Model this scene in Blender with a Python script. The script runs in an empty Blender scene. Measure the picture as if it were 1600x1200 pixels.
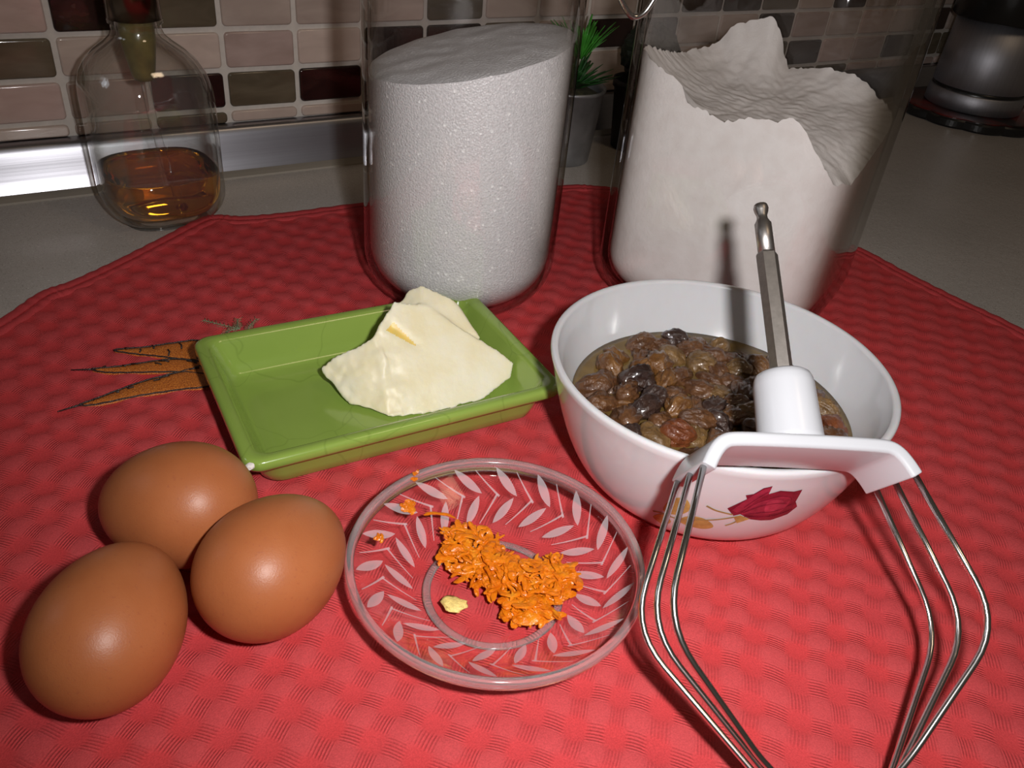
import bpy, bmesh, math, random
import numpy as np
from mathutils import Vector, Matrix, noise

random.seed(7)
rng = np.random.default_rng(11)
PI = math.pi
scene = bpy.context.scene
COL = scene.collection

# ------------------------------------------------------------------ camera
# x runs along the tiled wall, y towards it, z up; the table mat's top is z = 0
CAM = Vector((0, 0, 0.23))
FW = Vector((0.46731145, 0.67765953, -0.56780064)).normalized()
UP = Vector((0.23302012, 0.5251221, 0.81850376)).normalized()
RI = FW.cross(UP).normalized()
UP = RI.cross(FW).normalized()
cam_d = bpy.data.cameras.new('camera')
cam_d.sensor_width = 36.0
cam_d.lens = 1293.84 / 1600 * 36
cam_d.clip_start = 0.005
cam_d.clip_end = 20
cam = bpy.data.objects.new('camera', cam_d)
COL.objects.link(cam)
m = Matrix((RI, UP, -FW)).transposed().to_4x4()
m.translation = CAM
cam.matrix_world = m
scene.camera = cam

# ------------------------------------------------------------------ light
scene.view_settings.view_transform = 'Standard'
scene.view_settings.look = 'None'
scene.view_settings.exposure = 0.0
scene.view_settings.gamma = 1.0
scene.view_settings.use_curve_mapping = False
scene.cycles.transparent_max_bounces = 48
scene.cycles.caustics_reflective = False

world = bpy.data.worlds.new('dim_kitchen')
scene.world = world
world.use_nodes = True
world.node_tree.nodes['Background'].inputs[0].default_value = (1.0, 0.78, 0.58, 1)
world.node_tree.nodes['Background'].inputs[1].default_value = 0.035

def area_light(name, loc, direction, sx, sy, power, color):
    d = bpy.data.lights.new(name, 'AREA')
    d.shape = 'RECTANGLE'; d.size = sx; d.size_y = sy
    d.energy = power; d.color = color
    o = bpy.data.objects.new(name, d)
    COL.objects.link(o)
    o.rotation_euler = Vector(direction).to_track_quat('-Z', 'Y').to_euler()
    o.location = loc
    return o
# the compact camera's own flash, to the right of and above the lens
fd = bpy.data.lights.new('camera_flash', 'SPOT')
fd.energy = 5.35; fd.color = (1.0, 0.97, 0.95); fd.shadow_soft_size = 0.008; fd.spot_size = math.radians(112); fd.spot_blend = 1.0
fo = bpy.data.objects.new('camera_flash', fd); COL.objects.link(fo)
fo.rotation_euler = FW.to_track_quat('-Z', 'Y').to_euler(); fo.location = CAM + RI * 0.042 + UP * 0.020 + FW * 0.004
# warm kitchen ceiling lamp, and an unseen cool lamp added at upper left for highlights
area_light('ceiling_lamp', (0.6, -0.5, 1.6), (-0.1, 0.35, -1), 0.3, 0.3, 1.6, (1.0, 0.74, 0.48))
area_light('left_highlight_lamp', (-0.42, 0.62, 0.42), (0.45, -0.22, -0.5), 0.30, 0.12, 0.30, (0.86, 0.92, 1.0))

# ------------------------------------------------------------------ materials
MATS = {}
class NT:
    def __init__(s, name):
        s.m = bpy.data.materials.new(name); s.m.use_nodes = True
        s.t = s.m.node_tree; s.b = s.t.nodes['Principled BSDF']; s.out = s.t.nodes['Material Output']
        MATS[name] = s.m
    def n(s, typ, **kw):
        x = s.t.nodes.new(typ)
        for k, v in kw.items(): setattr(x, k, v)
        return x
    def l(s, a, b): s.t.links.new(a, b)
    def math(s, op, a, b=None, c=None, clamp=False):
        x = s.n('ShaderNodeMath', operation=op); x.use_clamp = clamp
        for i, v in enumerate((a, b, c)):
            if v is None: continue
            if isinstance(v, (int, float)): x.inputs[i].default_value = v
            else: s.l(v, x.inputs[i])
        return x.outputs[0]
    def coord(s): return s.n('ShaderNodeTexCoord').outputs['Object']
    def noise(s, scale, detail=3, rough=0.5, vec=None, dist=0):
        x = s.n('ShaderNodeTexNoise'); x.inputs['Scale'].default_value = scale
        x.inputs['Detail'].default_value = detail; x.inputs['Roughness'].default_value = rough
        x.inputs['Distortion'].default_value = dist
        s.l(vec or s.coord(), x.inputs['Vector'])
        return x.outputs[0]
    def ramp(s, fac, stops):
        x = s.n('ShaderNodeValToRGB'); e = x.color_ramp.elements
        while len(e) < len(stops): e.new(0.5)
        for i, (p, c) in enumerate(stops):
            e[i].position = p; e[i].color = (*c, 1)
        s.l(fac, x.inputs[0]); return x.outputs[0]
    def mix(s, fac, a, b):
        x = s.n('ShaderNodeMix', data_type='RGBA')
        for i, v in ((0, fac), (6, a), (7, b)):
            if isinstance(v, (int, float)): x.inputs[i].default_value = v
            elif isinstance(v, tuple): x.inputs[i].default_value = (*v, 1)
            else: s.l(v, x.inputs[i])
        return x.outputs[2]
    def base(s, c):
        if isinstance(c, tuple): s.b.inputs['Base Color'].default_value = (*c, 1)
        else: s.l(c, s.b.inputs['Base Color'])
        return s
    def set(s, **kw):
        for k, v in kw.items():
            k = {'rough': 'Roughness', 'metal': 'Metallic', 'spec': 'Specular IOR Level', 'coat': 'Coat Weight',
                 'coatr': 'Coat Roughness', 'trans': 'Transmission Weight', 'ior': 'IOR', 'sss': 'Subsurface Weight',
                 'sheen': 'Sheen Weight'}[k]
            if isinstance(v, (int, float)): s.b.inputs[k].default_value = v
            else: s.l(v, s.b.inputs[k])
        return s
    def sssr(s, r, scale):
        s.b.inputs['Subsurface Radius'].default_value = r
        s.b.inputs['Subsurface Scale'].default_value = scale
        return s
    def bump(s, h, strength=0.3, dist=0.001):
        x = s.n('ShaderNodeBump'); x.inputs['Strength'].default_value = strength; x.inputs['Distance'].default_value = dist
        s.l(h, x.inputs['Height']); s.l(x.outputs[0], s.b.inputs['Normal']); return s

def simple(name, col, rough=0.5, metal=0.0, var=0.0, vscale=200, bump=0.0, bscale=800, bdist=0.0003, **kw):
    t = NT(name)
    if var:
        t.base(t.ramp(t.noise(vscale, 4), [(0.3, tuple(c * (1 - var) for c in col)), (0.7, tuple(min(1, c * (1 + var)) for c in col))]))
    else: t.base(col)
    t.set(rough=rough, metal=metal, **kw)
    if bump: t.bump(t.noise(bscale, 3), bump, bdist)
    return t.m

def thin_glass(name, tint=(0.988, 0.984, 0.986), rough=0.015, edge=(0.62, 0.64, 0.6), f0=0.045, haze=0.0):
    """thin clear glass: Schlick reflection over a straight-through transmission that deepens at grazing angles"""
    t = NT(name)
    t.t.nodes.remove(t.b)
    lw = t.n('ShaderNodeLayerWeight'); lw.inputs[0].default_value = 0.5
    f = lw.outputs['Facing']
    fr = t.math('ADD', t.math('MULTIPLY', t.math('POWER', f, 5.0), 0.9), f0, clamp=True)
    tr = t.n('ShaderNodeBsdfTransparent'); t.l(t.mix(t.math('POWER', f, 3.0), tint, edge), tr.inputs[0])
    gl = t.n('ShaderNodeBsdfGlossy'); gl.inputs['Roughness'].default_value = rough; gl.inputs[0].default_value = (1, 1, 1, 1)
    mx = t.n('ShaderNodeMixShader'); t.l(fr, mx.inputs[0]); t.l(tr.outputs[0], mx.inputs[1]); t.l(gl.outputs[0], mx.inputs[2])
    if haze:      # whitish diffuse share for a milky look, in place of refraction
        df = t.n('ShaderNodeBsdfDiffuse'); df.inputs[0].default_value = (0.6, 0.56, 0.53, 1)
        m2 = t.n('ShaderNodeMixShader'); m2.inputs[0].default_value = haze
        t.l(mx.outputs[0], m2.inputs[1]); t.l(df.outputs[0], m2.inputs[2]); mx = m2
    t.l(mx.outputs[0], t.out.inputs[0])
    return t.m

thin_glass('jar_glass', edge=(0.42, 0.39, 0.33))
thin_glass('saucer_glass', (1.0, 0.999, 0.999), 0.03, (0.93, 0.91, 0.91), 0.02)
thin_glass('bottle_glass', (0.98, 0.985, 0.98), 0.02, (0.6, 0.58, 0.52), 0.06, haze=0.02)

simple('clear_glass', (0.93, 0.91, 0.92), 0.10, trans=0.88, ior=1.47)  # white diffuse share stands in for flash light piped to the edges
def mat_etch():
    t = NT('etched_glass'); t.t.nodes.remove(t.b)
    tr = t.n('ShaderNodeBsdfTransparent'); tr.inputs[0].default_value = (0.95, 0.95, 0.95, 1)
    d = t.n('ShaderNodeBsdfDiffuse'); d.inputs[0].default_value = (0.78, 0.72, 0.76, 1)
    mx = t.n('ShaderNodeMixShader'); mx.inputs[0].default_value = 0.33
    t.l(tr.outputs[0], mx.inputs[1]); t.l(d.outputs[0], mx.inputs[2]); t.l(mx.outputs[0], t.out.inputs[0])
mat_etch()

WAF = math.radians(42); WP = 0.0136          # waffle weave direction and repeat
def mat_cloth(name, waffle=True):
    t = NT(name); co = t.coord()
    if waffle:
        u = t.n('ShaderNodeAttribute', attribute_name='weave_u').outputs['Fac']; v = t.n('ShaderNodeAttribute', attribute_name='weave_v').outputs['Fac']
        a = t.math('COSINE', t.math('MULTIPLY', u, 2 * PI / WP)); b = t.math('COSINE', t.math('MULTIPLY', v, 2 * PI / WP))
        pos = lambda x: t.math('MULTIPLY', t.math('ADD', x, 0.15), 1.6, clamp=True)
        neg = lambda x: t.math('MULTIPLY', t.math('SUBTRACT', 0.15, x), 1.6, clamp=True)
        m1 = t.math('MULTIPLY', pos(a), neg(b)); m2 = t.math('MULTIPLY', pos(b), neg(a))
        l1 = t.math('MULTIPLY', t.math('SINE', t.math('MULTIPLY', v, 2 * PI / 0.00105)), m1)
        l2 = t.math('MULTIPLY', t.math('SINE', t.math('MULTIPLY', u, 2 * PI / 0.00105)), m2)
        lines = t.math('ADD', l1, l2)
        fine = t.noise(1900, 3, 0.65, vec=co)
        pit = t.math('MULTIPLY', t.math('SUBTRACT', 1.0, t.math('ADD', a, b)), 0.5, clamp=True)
        c1 = t.mix(pit, (0.55, 0.076, 0.080), (0.60, 0.048, 0.050))  # sheen of the woven floats put into the colour, pits redder
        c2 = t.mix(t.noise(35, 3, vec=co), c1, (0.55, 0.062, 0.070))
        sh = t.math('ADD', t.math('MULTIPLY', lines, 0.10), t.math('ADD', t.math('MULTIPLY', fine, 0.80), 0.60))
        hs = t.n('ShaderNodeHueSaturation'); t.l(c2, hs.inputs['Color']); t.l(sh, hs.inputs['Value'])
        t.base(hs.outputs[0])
        h = t.math('ADD', t.math('MULTIPLY', lines, 0.75), t.math('MULTIPLY', fine, 0.9))
        t.bump(h, 0.6, 0.00035)
    else:
        fine = t.noise(2400, 2, vec=co)
        t.base(t.ramp(fine, [(0.3, (0.46, 0.052, 0.058)), (0.7, (0.57, 0.066, 0.073))]))
        t.bump(fine, 0.6, 0.0003)
    t.set(rough=0.85, spec=0.12)
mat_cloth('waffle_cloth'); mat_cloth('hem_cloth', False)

def mat_counter():
    t = NT('speckled_worktop'); co = t.coord()
    big = t.noise(9, 4, vec=co); sp = t.noise(620, 2, 0.6, vec=co); sp2 = t.noise(1500, 1, vec=co)
    c = t.ramp(big, [(0.3, (0.43, 0.40, 0.375)), (0.7, (0.50, 0.465, 0.435))])
    c = t.mix(t.ramp(sp, [(0.62, (0, 0, 0)), (0.72, (1, 1, 1))]), c, (0.62, 0.60, 0.57))
    c = t.mix(t.ramp(sp2, [(0.30, (1, 1, 1)), (0.38, (0, 0, 0))]), c, (0.27, 0.24, 0.21))
    t.base(c); t.set(rough=0.30, spec=0.45)
    t.bump(t.math('ADD', sp, t.math('MULTIPLY', t.noise(160, 3, vec=co), 1.5)), 0.35, 0.0005)
mat_counter()

def mat_tile(name, c1, c2, rough=0.12, spec=0.5):
    t = NT(name); co = t.coord()
    mp = t.n('ShaderNodeMapping'); mp.inputs['Scale'].default_value = (0.35, 1, 1); t.l(co, mp.inputs[0])
    oi = t.n('ShaderNodeObjectInfo')
    ad = t.n('ShaderNodeVectorMath', operation='ADD'); t.l(mp.outputs[0], ad.inputs[0]); t.l(oi.outputs['Random'], ad.inputs[1])
    n1 = t.noise(90, 3, vec=ad.outputs[0], dist=0.6)
    c = t.ramp(n1, [(0.3, c1), (0.72, c2)])
    hs = t.n('ShaderNodeHueSaturation'); t.l(c, hs.inputs['Color'])
    t.l(t.math('ADD', 0.85, t.math('MULTIPLY', oi.outputs['Random'], 0.3)), hs.inputs['Value'])
    t.base(hs.outputs[0]); t.set(rough=rough, spec=spec, coat=0.3, coatr=0.06)
    t.bump(n1, 0.12, 0.001)
mat_tile('tile_beige', (0.46, 0.36, 0.31), (0.56, 0.45, 0.39))
mat_tile('tile_rose', (0.44, 0.32, 0.28), (0.56, 0.42, 0.38))
mat_tile('tile_olive', (0.085, 0.065, 0.042), (0.14, 0.112, 0.075))
mat_tile('tile_dark', (0.012, 0.006, 0.006), (0.035, 0.014, 0.012))
simple('grout', (0.62, 0.57, 0.52), 0.9, var=0.06, bump=0.4, bscale=900)

def mat_brushed(name, col, rough, sc=(4, 700, 700)):
    t = NT(name); mp = t.n('ShaderNodeMapping'); mp.inputs['Scale'].default_value = sc; t.l(t.coord(), mp.inputs[0])
    n = t.noise(1.0, 3, vec=mp.outputs[0])
    t.base(t.ramp(n, [(0.3, tuple(c * 0.9 for c in col)), (0.7, col)])); t.set(rough=rough, metal=1.0)
    t.bump(n, 0.08, 0.0003)
mat_brushed('brushed_aluminium', (0.40, 0.40, 0.44), 0.33)
mat_brushed('kettle_steel', (0.46, 0.46, 0.50), 0.52, (500, 500, 8))
simple('floor_tile', (0.30, 0.26, 0.22), 0.5, var=0.1, vscale=3)
simple('seal_strip', (0.30, 0.265, 0.22), 0.6, bump=0.1)
simple('chrome', (0.80, 0.79, 0.78), 0.20, 1.0)
simple('shaft_steel', (0.56, 0.53, 0.51), 0.38, 1.0, var=0.1, vscale=500, bump=0.05, bscale=1500)
simple('white_plastic', (0.49, 0.50, 0.535), 0.28, coat=0.15)
simple('white_opal', (0.61, 0.61, 0.635), 0.14, var=0.01, sss=0.15, coat=0.3).node_tree
MATS['white_opal'].node_tree.nodes['Principled BSDF'].inputs['Subsurface Scale'].default_value = 0.004
simple('rose_dark', (0.16, 0.006, 0.022), 0.22, var=0.35, vscale=260, coat=0.3)
simple('rose_mid', (0.26, 0.016, 0.042), 0.22, var=0.3, vscale=260, coat=0.3)
simple('rose_light', (0.36, 0.030, 0.065), 0.22, var=0.35, vscale=300, coat=0.3)
simple('print_olive', (0.42, 0.29, 0.08), 0.25, var=0.35, vscale=250, coat=0.3)
simple('print_stem', (0.33, 0.24, 0.08), 0.25, var=0.2, coat=0.3)

def mat_egg(name, smear=None):
    t = NT(name); co = t.coord()
    n = t.noise(60, 3, vec=co); f = t.noise(900, 2, vec=co)
    c = t.ramp(n, [(0.3, (0.35, 0.108, 0.036)), (0.7, (0.395, 0.130, 0.046))])
    c = t.mix(t.ramp(f, [(0.62, (0, 0, 0)), (0.75, (1, 1, 1))]), c, (0.335, 0.100, 0.040))
    if smear:
        d = t.n('ShaderNodeVectorMath', operation='DISTANCE'); t.l(co, d.inputs[0]); d.inputs[1].default_value = smear
        k = t.math('MULTIPLY', t.ramp(t.math('MULTIPLY', d.outputs['Value'], 100), [(0.25, (1, 1, 1)), (0.95, (0, 0, 0))]), t.ramp(t.noise(260, 4, 0.7, vec=co), [(0.42, (0, 0, 0)), (0.62, (1, 1, 1))]))
        c = t.mix(t.math('MULTIPLY', k, 0.6), c, (0.36, 0.055, 0.035))
    t.base(c); t.set(rough=0.42, spec=0.4, sss=0.08); t.sssr((1, 0.35, 0.15), 0.002)
    t.bump(t.math('ADD', f, t.noise(2200, 1, vec=co)), 0.12, 0.0003)
mat_egg('egg_shell'); mat_egg('egg_shell_scuffed', (-0.020, -0.012, 0.014))

def mat_dish():
    t = NT('green_glaze'); co = t.coord()
    v = t.n('ShaderNodeTexVoronoi', feature='DISTANCE_TO_EDGE'); v.inputs['Scale'].default_value = 26
    wv = t.n('ShaderNodeTexNoise'); wv.inputs['Scale'].default_value = 28; t.l(co, wv.inputs['Vector'])
    mxv = t.n('ShaderNodeMix', data_type='VECTOR'); mxv.inputs[0].default_value = 0.03; t.l(co, mxv.inputs[4]); t.l(wv.outputs['Color'], mxv.inputs[5])
    t.l(mxv.outputs[1], v.inputs['Vector'])
    ln = t.ramp(v.outputs['Distance'], [(0.0, (1, 1, 1)), (0.012, (0, 0, 0))])
    c = t.ramp(t.noise(25, 2, vec=co), [(0.3, (0.225, 0.335, 0.060)), (0.7, (0.255, 0.370, 0.070))])
    c = t.mix(t.math('MULTIPLY', ln, 0.28), c, (0.10, 0.17, 0.02))
    t.base(c); t.set(rough=0.16, coat=0.4, coatr=0.05)
mat_dish()
simple('bare_clay', (0.75, 0.70, 0.66), 0.8, bump=0.3)

def mat_butter():
    t = NT('butter'); co = t.coord()
    c = t.ramp(t.noise(55, 4, 0.55, vec=co), [(0.30, (0.78, 0.70, 0.46)), (0.5, (0.81, 0.75, 0.55)), (0.7, (0.83, 0.79, 0.64))])
    t.base(c); t.set(rough=0.42, sss=0.35, spec=0.4); t.sssr((1.0, 0.8, 0.4), 0.003)
    t.bump(t.math('ADD', t.noise(380, 4, vec=co), t.math('MULTIPLY', t.noise(90, 3, vec=co), 2)), 0.25, 0.0006)
mat_butter()
simple('butter_yellow', (0.78, 0.56, 0.14), 0.4, var=0.1, sss=0.3).node_tree.nodes['Principled BSDF'].inputs['Subsurface Scale'].default_value = 0.003

def mat_sugar():
    t = NT('sugar'); co = t.coord()
    g = t.noise(1250, 2, 0.8, vec=co)
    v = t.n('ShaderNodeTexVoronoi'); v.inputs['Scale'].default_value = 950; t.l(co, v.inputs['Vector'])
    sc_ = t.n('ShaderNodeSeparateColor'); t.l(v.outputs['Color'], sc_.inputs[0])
    cr = t.ramp(sc_.outputs[0], [(0.982, (0, 0, 0)), (0.988, (1, 1, 1))])        # glint of odd crystal faces, put in as white colour
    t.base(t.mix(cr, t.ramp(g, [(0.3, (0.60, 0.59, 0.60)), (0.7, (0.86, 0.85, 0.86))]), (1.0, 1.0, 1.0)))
    t.set(rough=0.32, spec=0.55)
    bp = t.n('ShaderNodeBump'); bp.inputs['Strength'].default_value = 0.55; bp.inputs['Distance'].default_value = 0.0004
    t.l(t.math('ADD', g, t.math('MULTIPLY', v.outputs['Distance'], 1.2)), bp.inputs['Height']); t.l(bp.outputs[0], t.b.inputs['Normal'])
mat_sugar()
def mat_flour():
    t = NT('flour'); co = t.coord()
    t.base(t.ramp(t.noise(120, 4, vec=co), [(0.25, (0.80, 0.745, 0.715)), (0.6, (0.86, 0.82, 0.795))]))
    t.set(rough=0.95, spec=0.1)
    t.bump(t.math('ADD', t.noise(700, 4, vec=co), t.math('MULTIPLY', t.noise(160, 4, vec=co), 2.5)), 0.22, 0.0006)
mat_flour()
simple('amber_soap', (1.0, 0.47, 0.04), 0.03, trans=1.0, ior=1.36)
simple('amber_tube', (0.17, 0.13, 0.03), 0.3, var=0.3, vscale=120)
simple('dark_chrome', (0.20, 0.155, 0.115), 0.22, 1.0)
def mat_syrup():
    t = NT('raisin_syrup'); co = t.coord()
    t.base(t.ramp(t.noise(70, 3, vec=co), [(0.3, (0.10, 0.060, 0.018)), (0.7, (0.19, 0.118, 0.034))]))
    t.set(rough=0.10, spec=0.5); t.bump(t.noise(160, 3, vec=co), 0.25, 0.001)
mat_syrup()
def mat_raisin(name, c1, c2):
    t = NT(name); co = t.coord()
    oi = t.n('ShaderNodeObjectInfo')
    c = t.ramp(t.noise(180, 4, vec=co), [(0.3, c1), (0.7, c2)])
    t.base(c); t.set(rough=0.34, spec=0.5, coat=0.6, coatr=0.09)
    t.bump(t.noise(420, 4, 0.65, vec=co), 0.8, 0.0012)
mat_raisin('raisin_brown', (0.060, 0.022, 0.009), (0.14, 0.060, 0.022))
mat_raisin('raisin_dark', (0.018, 0.009, 0.008), (0.055, 0.028, 0.02))
mat_raisin('raisin_amber', (0.085, 0.030, 0.008), (0.19, 0.085, 0.022))
mat_raisin('raisin_tan', (0.10, 0.052, 0.018), (0.21, 0.118, 0.042))
mat_raisin('raisin_red', (0.11, 0.026, 0.008), (0.19, 0.055, 0.016))
def mat_zest():
    t = NT('orange_zest'); co = t.coord()
    t.base(t.ramp(t.noise(170, 4, 0.6, vec=co), [(0.25, (0.58, 0.115, 0.003)), (0.55, (0.70, 0.190, 0.005)), (0.78, (0.78, 0.33, 0.025))]))
    t.set(rough=0.30, sss=0.15, spec=0.5); t.sssr((1, 0.4, 0.05), 0.0015)
    t.bump(t.noise(1200, 3, vec=co), 0.5, 0.0005)
mat_zest()
simple('pith', (0.80, 0.60, 0.20), 0.5, var=0.2, vscale=700, bump=0.6, bscale=900, bdist=0.0008)
def mat_thread(name, c1, c2):
    t = NT(name); t.base(t.ramp(t.noise(1700, 2, vec=t.coord()), [(0.35, c1), (0.68, c2)])); t.set(rough=0.4, spec=0.6)
    t.bump(t.noise(1900, 2, vec=t.coord()), 0.8, 0.0005)
mat_thread('thread_orange', (0.33, 0.070, 0.010), (0.76, 0.25, 0.04))
mat_thread('thread_black', (0.015, 0.010, 0.010), (0.05, 0.03, 0.025))
mat_thread('thread_green', (0.07, 0.11, 0.05), (0.36, 0.42, 0.25))
mat_thread('thread_red', (0.30, 0.012, 0.015), (0.50, 0.03, 0.035))
simple('galvanised_zinc', (0.40, 0.41, 0.43), 0.48, 0.85, var=0.25, vscale=60)
simple('leaf_bright', (0.07, 0.36, 0.04), 0.4, var=0.3, vscale=80)
simple('leaf_deep', (0.015, 0.07, 0.014), 0.45, var=0.4, vscale=80)
simple('leaf_shadowed', (0.010, 0.018, 0.009), 0.6, var=0.4, vscale=80)  # dark green, with the flour jar's shadow put into the colour
simple('moss', (0.05, 0.045, 0.02), 0.9, var=0.4, vscale=300, bump=0.8)
simple('pale_stem', (0.45, 0.42, 0.33), 0.6)
simple('pot_shadowed', (0.012, 0.011, 0.010), 0.55)  # dark grey pot, colour darkened further to hold the flour jar's shadow
simple('black_plastic', (0.010, 0.010, 0.010), 0.3)
def mat_trivet():
    t = NT('trivet_red'); co = t.coord()
    t.base(t.ramp(t.noise(30, 4, 0.6, vec=co), [(0.40, (0.014, 0.008, 0.006)), (0.62, (0.17, 0.014, 0.010))])); t.set(rough=0.25)
mat_trivet()

# ------------------------------------------------------------------ helpers
def mesh_obj(name, verts, faces, mat, parent=None, smooth=True):
    me = bpy.data.meshes.new(name)
    me.from_pydata([tuple(v) for v in verts], [], [tuple(f) for f in faces])
    me.update()
    if smooth: me.polygons.foreach_set('use_smooth', [True] * len(me.polygons))
    me.materials.append(MATS[mat])
    return link(name, me, parent)
def link(name, me, parent=None):
    o = bpy.data.objects.new(name, me); COL.objects.link(o)
    if parent is not None: o.parent = parent
    return o
def empty(name, loc=(0, 0, 0), rz=0.0):
    o = bpy.data.objects.new(name, None); COL.objects.link(o)
    o.location = loc; o.rotation_euler = (0, 0, rz); o.empty_display_size = 0.01
    return o
def tag(o, label, cat=None, group=None, kind=None):
    o['label'] = label
    if cat: o['category'] = cat
    if group: o['group'] = group
    if kind: o['kind'] = kind
    return o
def fix_normals(me):
    bm = bmesh.new(); bm.from_mesh(me); bmesh.ops.recalc_face_normals(bm, faces=bm.faces[:]); bm.to_mesh(me); bm.free()
def loft(loops, close=False, cap0=False, cap1=False):
    """loops: list of equal-length closed point rings -> verts, faces"""
    n = len(loops[0]); V = [p for L in loops for p in L]; F = []
    k = len(loops)
    for i in range(k if close else k - 1):
        a = i * n; b = ((i + 1) % k) * n
        for j in range(n):
            j2 = (j + 1) % n
            F.append((a + j, a + j2, b + j2, b + j))
    if cap0: F.append(tuple(range(n - 1, -1, -1)))
    if cap1: F.append(tuple(range((k - 1) * n, k * n)))
    return V, F
def ring(r, z, n=96, p=2.0, th=0.0):
    out = []
    for i in range(n):
        a = 2 * PI * i / n
        q = 1.0 if p == 2 else (abs(math.cos(a)) ** p + abs(math.sin(a)) ** p) ** (-1 / p)
        out.append((r * q * math.cos(a + th), r * q * math.sin(a + th), z))
    return out
def lathe(name, prof, mat, parent=None, n=96, close=True, p=2.0, th=0.0, cap0=False, cap1=False):
    V, F = loft([ring(r, z, n, p, th) for r, z in prof], close, cap0, cap1)
    o = mesh_obj(name, V, F, mat, parent); fix_normals(o.data); return o
def tube_geo(pts, r, n=8, cap=True):
    P = [Vector(p) for p in pts]; k = len(P)
    rr = r if isinstance(r, (list, tuple)) else [r] * k
    T = [(P[min(i + 1, k - 1)] - P[max(i - 1, 0)]).normalized() for i in range(k)]
    up = Vector((0, 0, 1)) if abs(T[0].z) < 0.9 else Vector((1, 0, 0))
    N = (up - T[0] * up.dot(T[0])).normalized()
    V = []; F = []
    for i in range(k):
        N = (N - T[i] * N.dot(T[i])).normalized(); B = T[i].cross(N)
        for j in range(n):
            a = 2 * PI * j / n
            V.append(P[i] + (N * math.cos(a) + B * math.sin(a)) * rr[i])
    for i in range(k - 1):
        for j in range(n):
            j2 = (j + 1) % n
            F.append((i * n + j, i * n + j2, (i + 1) * n + j2, (i + 1) * n + j))
    if cap:
        F.append(tuple(range(n - 1, -1, -1))); F.append(tuple(range((k - 1) * n, k * n)))
    return V, F
def tube(name, pts, r, mat, parent=None, n=8):
    V, F = tube_geo(pts, r, n); return mesh_obj(name, V, F, mat, parent)
def join_geo(parts):
    V = []; F = []
    for v, f in parts:
        k = len(V); V += list(v); F += [tuple(i + k for i in q) for q in f]
    return V, F
def catmull(pts, sub=8, closed=False):
    P = [Vector(p) for p in pts]; n = len(P); out = []
    for i in range(n if closed else n - 1):
        g = (lambda k: P[k % n]) if closed else (lambda k: P[max(0, min(n - 1, k))])
        a, b, c, d = g(i - 1), g(i), g(i + 1), g(i + 2)
        for j in range(sub):
            t = j / sub
            out.append(0.5 * ((2 * b) + (c - a) * t + (2 * a - 5 * b + 4 * c - d) * t * t + (3 * b - a - 3 * c + d) * t ** 3))
    if not closed: out.append(P[-1])
    return out
def arc(cx, cz, r, a0, a1, k):
    return [(cx + r * math.cos(a0 + (a1 - a0) * i / k), cz + r * math.sin(a0 + (a1 - a0) * i / k)) for i in range(k + 1)]
def box(name, x0, x1, y0, y1, z0, z1, mat, parent=None, bev=0.0):
    bm = bmesh.new(); bmesh.ops.create_cube(bm, size=1.0)
    for v in bm.verts:
        v.co = ((x0 + x1) / 2 + v.co.x * (x1 - x0), (y0 + y1) / 2 + v.co.y * (y1 - y0), (z0 + z1) / 2 + v.co.z * (z1 - z0))
    if bev: bmesh.ops.bevel(bm, geom=bm.edges[:], offset=bev, segments=2, affect='EDGES')
    me = bpy.data.meshes.new(name); bm.to_mesh(me); bm.free(); me.materials.append(MATS[mat]); return link(name, me, parent)

ZC = -0.003                                   # worktop surface, under the mat
# ------------------------------------------------------------------ wall of glass mosaic tiles
TX, TZ, TY = 0.0510, 0.0267, 0.603
X0, ZG = 0.1487, 0.0382                        # a vertical joint / the joint above the cut bottom row
wall = box('wall_back', -0.42, 1.62, TY + 0.0022, TY + 0.10, ZC, 0.62, 'grout')
wall['kind'] = 'structure'; wall['label'] = 'kitchen splashback wall of beige, olive and dark glass mosaic tiles'
def tile_mesh(w, h, mat):
    n = 5; r = 0.0028; L = []
    def rr(ins, y):
        pts = []
        for cx, cz, a0 in ((1, 1, 0), (-1, 1, PI / 2), (-1, -1, PI), (1, -1, 1.5 * PI)):
            for i in range(n):
                a = a0 + PI / 2 * i / (n - 1)
                pts.append((cx * (w / 2 - r) + (r - ins) * math.cos(a), y, cz * (h / 2 - r) + (r - ins) * math.sin(a)))
        return pts
    V, F = loft([rr(0, 0.004), rr(0, 0.0011), rr(0.0004, 0.0003), rr(0.0012, 0.0)], cap1=True)
    me = bpy.data.meshes.new('tile'); me.from_pydata(V, [], F); me.update(); fix_normals(me)
    me.polygons.foreach_set('use_smooth', [len(p.vertices) == 4 for p in me.polygons])
    me.materials.append(MATS[mat]); return me
GAP = 0.0034
TM = {k: tile_mesh(TX - GAP, TZ - GAP, 'tile_' + k) for k in ('beige', 'rose', 'olive', 'dark')}
TC = {k: tile_mesh(TX - GAP, 0.0075, 'tile_' + k) for k in ('beige', 'olive', 'dark', 'rose')}
seen = {  # (row, column) seen beside the bottle and the sugar jar
    (1, 0): 'olive', (1, 1): 'dark', (1, -1): 'dark', (1, -2): 'beige', (1, -3): 'rose',
    (2, -3): 'olive', (2, -2): 'beige', (2, -1): 'beige', (2, 0): 'rose', (2, 1): 'beige',
    (3, -3): 'rose', (3, -2): 'dark', (3, -1): 'olive', (3, 0): 'beige', (3, 1): 'beige',
    (0, -3): 'beige', (0, -2): 'beige', (0, -1): 'olive', (0, 0): 'beige', (0, 1): 'beige',
    (1, 2): 'beige', (2, 2): 'dark', (1, 6): 'beige', (2, 6): 'dark', (3, 6): 'beige', (2, 7): 'dark', (1, 5): 'rose', (3, 5): 'beige'}
rt = random.Random(5)
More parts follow.
